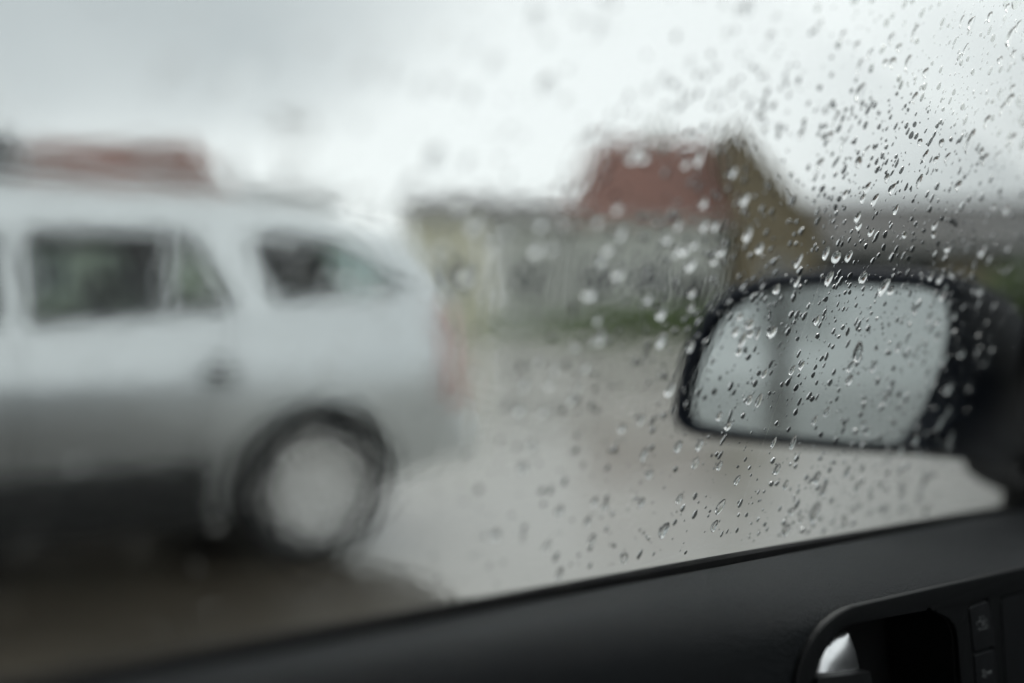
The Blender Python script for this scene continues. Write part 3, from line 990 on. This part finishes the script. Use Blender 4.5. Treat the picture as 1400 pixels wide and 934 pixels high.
for x, dz, wd in ((-1.9, -.30, .50), (-1.55, -.10, .53), (-1.0, 0, .56), (-.2, .03, .575), (.38, .0, .56)):
    rf.append([bm.verts.new((x, YC + wd * t * 1.05, EYE + .385 + dz - .05 * t * t)) for t in (-1, -.8, -.4, 0, .4, .8, 1)])
for a, b in zip(rf, rf[1:]):
    for k in range(6): bm.faces.new((a[k], a[k + 1], b[k + 1], b[k]))
g = bmesh.ops.extrude_face_region(bm, geom=bm.faces[:])
for v in g['geom']:
    if isinstance(v, bmesh.types.BMVert): v.co.z -= .03
roof = from_bm('roof', bm, M['dark_paint'], car, 40)
bm = bmesh.new()
add_box(bm, (-1.0, YC - .53, EYE + .315), (.36, YC + .53, EYE + .325))
from_bm('headliner', bm, M['headliner'], roof)
box('floor_pan', (-1.7, YC - .66, .26), (1.35, YC + .66, .32), M['cabin'], car)
box('bonnet', (1.25, YC - .66, .74), (2.05, YC + .66, .84), M['dark_paint'], car, .04)
box('dashboard_blocker', (.84, YC - .64, .60), (1.40, YC + .70, 1.06), M['cabin'], car, .05)  # unseen; top raised to block windscreen reflections and shade the door trim
box('far_door_trim', (-1.2, YC - .72, .32), (1.0, YC - .66, .95), M['cabin'], car, .02)
box('tailgate', (-2.1, YC - .6, .35), (-1.95, YC + .6, .98), M['dark_paint'], car, .03)
for x in (-.42, -1.15):
    for y in (YC - .36, YC + .36):
        bm = bmesh.new()
        add_box(bm, (x - .06, y - .23, .45), (x + .08, y + .23, .98), .05)
        add_box(bm, (x - .04, y - .12, 1.0), (x + .05, y + .12, 1.16), .035)
        add_box(bm, (x + .06, y - .23, .40), (x + .50, y + .23, .53), .04)
        from_bm('seat', bm, M['seat'], car, 40)
raw('windscreen', [(1.30, YC - .60, .955), (1.30, YC + .60, .955), (.42, YC + .54, EYE + .36), (.42, YC - .54, EYE + .36)], [(0, 1, 2, 3)], M['pane'], car)
raw('far_window', [(-.9, YC - .71, .96), (.9, YC - .71, .96), (.42, YC - .58, EYE + .34), (-.8, YC - .58, EYE + .34)], [(0, 1, 2, 3)], M['pane'], car)
for x in (1.45, -1.25):
    for sd in (1, -1):
        w = wheel(car, x, 1, 0, .32, .23)
        w.location = (0, YC + sd * .80, 0)
        if sd < 0:
            w.location = (0, YC - .80, 0); w.scale = (1, -1, 1)

# --- door mirror
PHI, TAU = R(33), R(2.2)
mn = Vector((-math.sin(PHI) * math.cos(TAU), -math.cos(PHI) * math.cos(TAU), math.sin(TAU)))
P0 = at(1290, 500, .70)
def on_mirror(x, y, push=0.0):
    r = ray(x, y)
    t = (P0 - Vector((0, 0, EYE))).dot(mn) / r.dot(mn)
    p = Vector((0, 0, EYE)) + r * t
    if x > 1296:                                    # the inner end turns away towards the bonnet
        p = Vector((0, 0, EYE)) + r * (t + .0012 * (x - 1296) + .000004 * (x - 1296) ** 2)
    return to_local(p - mn * push)
def resample(pts, n, c):
    """closed outline -> n points at even polar angles about c"""
    res = []
    for k in range(n):
        a = 2 * math.pi * k / n
        d = Vector((math.cos(a), math.sin(a)))
        best = None
        for i in range(len(pts)):
            p, q = Vector(pts[i]) - Vector(c), Vector(pts[(i + 1) % len(pts)]) - Vector(c)
            e = q - p
            den = d.x * e.y - d.y * e.x
            if abs(den) < 1e-9: continue
            t = (p.x * e.y - p.y * e.x) / den
            u = (p.x * d.y - p.y * d.x) / den
            if t > 0 and -1e-6 <= u <= 1 + 1e-6: best = t if best is None else max(best, t)
        res.append((c[0] + d.x * best, c[1] + d.y * best))
    return res
CM = (1120, 495)
NM = 72
gl = resample([(938, 575), (940, 540), (955, 488), (982, 437), (1018, 409), (1066, 394), (1150, 391), (1255, 394), (1286, 405), (1294, 433), (1284, 480), (1264, 528), (1246, 572), (1228, 606), (1157, 604), (1038, 593), (958, 581)], NM, CM)
hs = resample([(914, 578), (915, 545), (928, 478), (954, 428), (995, 390), (1058, 372), (1150, 366), (1250, 368), (1310, 378), (1362, 400), (1398, 440), (1420, 500), (1424, 580), (1415, 648), (1330, 630), (1250, 624), (1150, 618), (1040, 609), (955, 599), (925, 590)], NM, CM)
def mixp(a, b, t): return [(p[0] + (q[0] - p[0]) * t, p[1] + (q[1] - p[1]) * t) for p, q in zip(a, b)]
bm = bmesh.new()
rings = []
for o2, ps in ((mixp(gl, hs, .03), .010), (mixp(gl, hs, .06), -.002), (mixp(gl, hs, .30), -.007), (mixp(gl, hs, .70), -.005), (hs, .006), (mixp([CM] * NM, hs, 1.02), .02), (mixp([CM] * NM, hs, .99), .04), (mixp([CM] * NM, hs, .88), .062), (mixp([CM] * NM, hs, .62), .08), (mixp([CM] * NM, hs, .25), .088)):
    rings.append([bm.verts.new(on_mirror(x, y, ps)) for x, y in o2])
for a, b in zip(rings, rings[1:]):
    for k in range(NM): bm.faces.new((a[k], a[(k + 1) % NM], b[(k + 1) % NM], b[k]))
bm.faces.new(rings[-1])
mir = from_bm('side_mirror', bm, M['mirror_shell'], car, 50)
bm = bmesh.new()
v0 = [bm.verts.new(on_mirror(x, y, .006)) for x, y in mixp(gl, hs, .05)]
bm.faces.new(v0)
mg = from_bm('mirror_glass', bm, M['mirror'], mir)
bm = bmesh.new()
e0, e1 = on_mirror(1400, 575, .05), Vector((.93, glass_y(EYE - .15) + .02, EYE - .15))
add_tube(bm, [e0 + (e0 - e1) * .3, e0, e0 * .5 + e1 * .5 + Vector((0, 0, -.004)), e1], [.03, .034, .036, .044], 16)
from_bm('mirror_arm', bm, M['mirror_shell'], mir, 60)
#PART5
# ------------------------------------------------------------------ rain on the outside of the glass
rng = random.Random(20)
def drop_mesh(seed, seg, rings_):
    """one bead of water, unit footprint in x (across) and y (up the glass), z away from the glass"""
    rr = random.Random(seed)
    nar = rr.uniform(.0, .35); wob = rr.uniform(.02, .09); ph = rr.uniform(0, 6.28); ph2 = rr.uniform(0, 6.28)
    sag = rr.uniform(.06, .2); pw = rr.uniform(.34, .50) if seed % 2 else rr.uniform(.6, .85)
    verts, faces = [], []
    for q in rings_:
        for k in range(seg):
            a = 2 * math.pi * k / seg
            r = 1 + wob * math.sin(2 * a + ph) + wob * .7 * math.sin(3 * a + ph2)
            y = math.sin(a) * r
            x = math.cos(a) * r * (1 - nar * max(0, y) - nar * .25 * y)
            verts.append((x * q, y * q - sag * (1 - q), max(0.0, 1 - q * q) ** pw))
    n = len(rings_)
    for i in range(n - 1):
        for k in range(seg):
            faces.append((i * seg + k, i * seg + (k + 1) % seg, (i + 1) * seg + (k + 1) % seg, (i + 1) * seg + k))
    faces.append(tuple((n - 1) * seg + k for k in range(seg)))
    faces.append(tuple(range(seg))[::-1])
    return verts, faces

def finish_drop(me):
    for p in me.polygons: p.use_smooth = True
    me.set_sharp_from_angle(angle=R(62))

FINE = [drop_mesh(100 + i, 22, (1, .97, .92, .84, .73, .58, .4, .2)) for i in range(10)]
COARSE = [drop_mesh(200 + i, 14, (1, .97, .90, .78, .58, .3)) for i in range(8)]
FILM_X = .40
BASE = Vector((0, glass_y(EYE), EYE)) + EN * .0042
def glass_pt(x, v): return BASE + Vector((x, 0, 0)) + EU * v + EN * (.0009 if x < FILM_X else 0)
def to_px(p):
    w = FW * p.x + LF * p.y + Vector((0, 0, p.z - EYE))
    c, s = math.cos(PITCH), math.sin(PITCH)
    d = w.y * c - w.z * s
    return 700 + FPX * w.x / d, 467 - FPX * (w.y * s + w.z * c) / d, d

# running film of water over the rear half of the pane
from mathutils import noise as mnoise
def film_h(x, v):
    fade = min(1, max(0, (FILM_X - .01 - x) / .20))
    fade = fade * fade * (3 - 2 * fade)
    a = mnoise.noise(Vector((x * 170 + v * 40, v * 130, 1.7)))
    c = mnoise.noise(Vector((x * 380, v * 300, 3.3)))
    return .00006 + fade * (.00035 + .000032 * a + .000036 * c)
FV, FF = [], []
gx, gz, st = 440, 300, .00095
for j in range(gz):
    for i in range(gx):
        x, v = FILM_X - .003 - i * st, -.115 + j * st
        p = BASE + Vector((x, 0, 0)) + EU * v
        FV.append(tuple(p + EN * film_h(x, v)))
top_n = len(FV)
for j in range(gz - 1):
    for i in range(gx - 1):
        FF.append((j * gx + i, j * gx + i + 1, (j + 1) * gx + i + 1, (j + 1) * gx + i))
for i, j in ((0, 0), (gx - 1, 0), (gx - 1, gz - 1), (0, gz - 1)):
    FV.append(tuple(BASE + Vector((FILM_X - .003 - i * st, 0, 0)) + EU * (-.115 + j * st) + EN * .00002))
FF.append((top_n + 3, top_n + 2, top_n + 1, top_n))
fme = bpy.data.meshes.new('water_film')
fme.from_pydata(FV, [], FF)
fme.update()
film = link('water_film', fme, M['film'], pane, 30)

cells = {}
drops = []
def place(x, v, r, asp, ang, hgt, force=False):
    p = glass_pt(x, v)
    if p.z < sill_z(x) + .004 or p.z > EYE + .20 or x < .0 or x > .93: return False
    key = (int(x / .006), int(v / .006))
    R_ = r * asp ** .5
    for i in range(-1, 2):
        for j in range(-1, 2):
            for (x2, v2, r2) in cells.get((key[0] + i, key[1] + j), ()):
                if (x - x2) ** 2 + (v - v2) ** 2 < ((R_ + r2) * (.55 if force else .92)) ** 2: return False
    cells.setdefault(key, []).append((x, v, R_))
    drops.append((x, v, r, asp, ang, hgt))
    return True
# a few larger runs of water first
for px_, py_, r, asp, ang in ((1001, 570, .0011, 2.9, .02), (992, 603, .0011, 2.7, .42), (1158, 196, .0013, 2.4, .42), (1188, 207, .0014, 2.3, .6), (1146, 222, .0011, 2.6, .55), (1015, 690, .0015, 1.5, .2),
                              (1095, 358, .0015, 2.3, .35), (1093, 386, .0014, 2.0, .3), (1121, 303, .0012, 2.0, .3), (784, 547, .0014, 1.4, .2), (1160, 470, .0014, 1.7, .25), (640, 380, .0021, 1.3, 1.0), (1190, 151, .0013, 2.0, .5)):
    rr_ = lray(px_, py_)
    pn = Vector((0, 1, LEAN)) / .1909
    t = (1 + .0042 * 5.5) / rr_.dot(pn)
    q = Vector((0, 0, EYE)) + rr_ * t
    place(q.x, (q - BASE).dot(EU), r, asp, ang, .55, True)
# beads left along the paths of runs
for k in range(46):
    x, v = rng.uniform(.05, .80), rng.uniform(-.02, .20)
    ang = rng.gauss(.24, .08)
    for j in range(rng.randint(8, 26)):
        step = rng.uniform(.0018, .0050)
        v -= step * math.cos(ang); x -= step * math.sin(ang)
        place(x + rng.gauss(0, .0004), v, min(.0011, math.exp(rng.gauss(math.log(.00042), .35))), rng.uniform(.8, 1.7), ang + rng.gauss(0, .12), rng.uniform(.4, .62))
for k in range(260):                                # fatter beads over the middle of the pane
    place(rng.uniform(.26, .43), rng.uniform(-.015, .085), math.exp(rng.gauss(math.log(.00105), .25)), rng.uniform(.85, 1.5), rng.gauss(.2, .2), rng.uniform(.5, .75))
for k in range(17000):
    x, v = rng.uniform(.0, .93), rng.uniform(-.20, .23)
    big = rng.random()
    if x < .46 and v < -.05 and rng.random() < .4: continue
    if x < .22 and v < .0 and rng.random() < .5: continue
    if x < .36 and v > .03 and rng.random() < .5: continue
    if x > .45 and rng.random() > 1.15 - (x - .45) * 4.6: continue
    r = math.exp(rng.gauss(math.log(.00042), .5)) if big < .68 else math.exp(rng.gauss(math.log(.00142), .30))
    r = min(max(r, .00016), .0027) * min(1.6, .62 + x * 1.75)
    if x < .22 and v < 0 and r > .0006: r *= .55
    place(x, v, r, (1 - .3 * min(1, max(0, (x - .3) / .25))) * rng.uniform(.7, 1.15) if rng.random() < .6 else rng.uniform(1.1, 1.7), rng.gauss(.14, .2), rng.uniform(.32, .72))

def drop_matrix(d):
    x, v, r, asp, ang, hgt = d
    c, s = math.cos(ang), math.sin(ang)
    ax = Vector((c, 0, 0)) - EU * s
    ay = Vector((s, 0, 0)) + EU * c
    p = glass_pt(x, v)
    w, l_, h = r, r * asp, min(r, r * asp) * hgt * 1.05
    return Matrix(((ax.x * w, ay.x * l_, EN.x * h, p.x), (ax.y * w, ay.y * l_, EN.y * h, p.y), (ax.z * w, ay.z * l_, EN.z * h, p.z), (0, 0, 0, 1)))
def shown(d):
    X, Y, dep = to_px(glass_pt(d[0], d[1]))
    if not (5 < X < 1395 and 5 < Y < 929): return 0
    return d[2] * d[2] * d[3] / dep ** 2
drops.sort(key=shown, reverse=True)
proto = []
for vs_, fs in FINE:
    me = bpy.data.meshes.new('raindrop')
    me.from_pydata(vs_, [], fs); me.update()
    me.materials.append(M['water']); finish_drop(me)
    proto.append(me)
for i, d in enumerate(drops[:300]):
    o = bpy.data.objects.new('raindrop', proto[i % len(proto)])
    COL.objects.link(o)
    o.parent = pane
    o.matrix_local = drop_matrix(d)
V, F = [], []
for i, d in enumerate(drops[300:]):
    vs_, fs = FINE[i % len(FINE)] if i < 1500 else COARSE[i % len(COARSE)]
    mtx = drop_matrix(d)
    o0 = len(V)
    V += [tuple(mtx @ Vector(v)) for v in vs_]
    F += [tuple(o0 + k for k in f) for f in fs]
me = bpy.data.meshes.new('fine_raindrops')
me.from_pydata(V, [], F); me.update()
me.materials.append(M['water']); finish_drop(me)
fo = bpy.data.objects.new('fine_raindrops', me)
COL.objects.link(fo); fo.parent = pane
fo['kind'] = 'stuff'
print('drops', len(drops), 'tris', len(F) * 2)
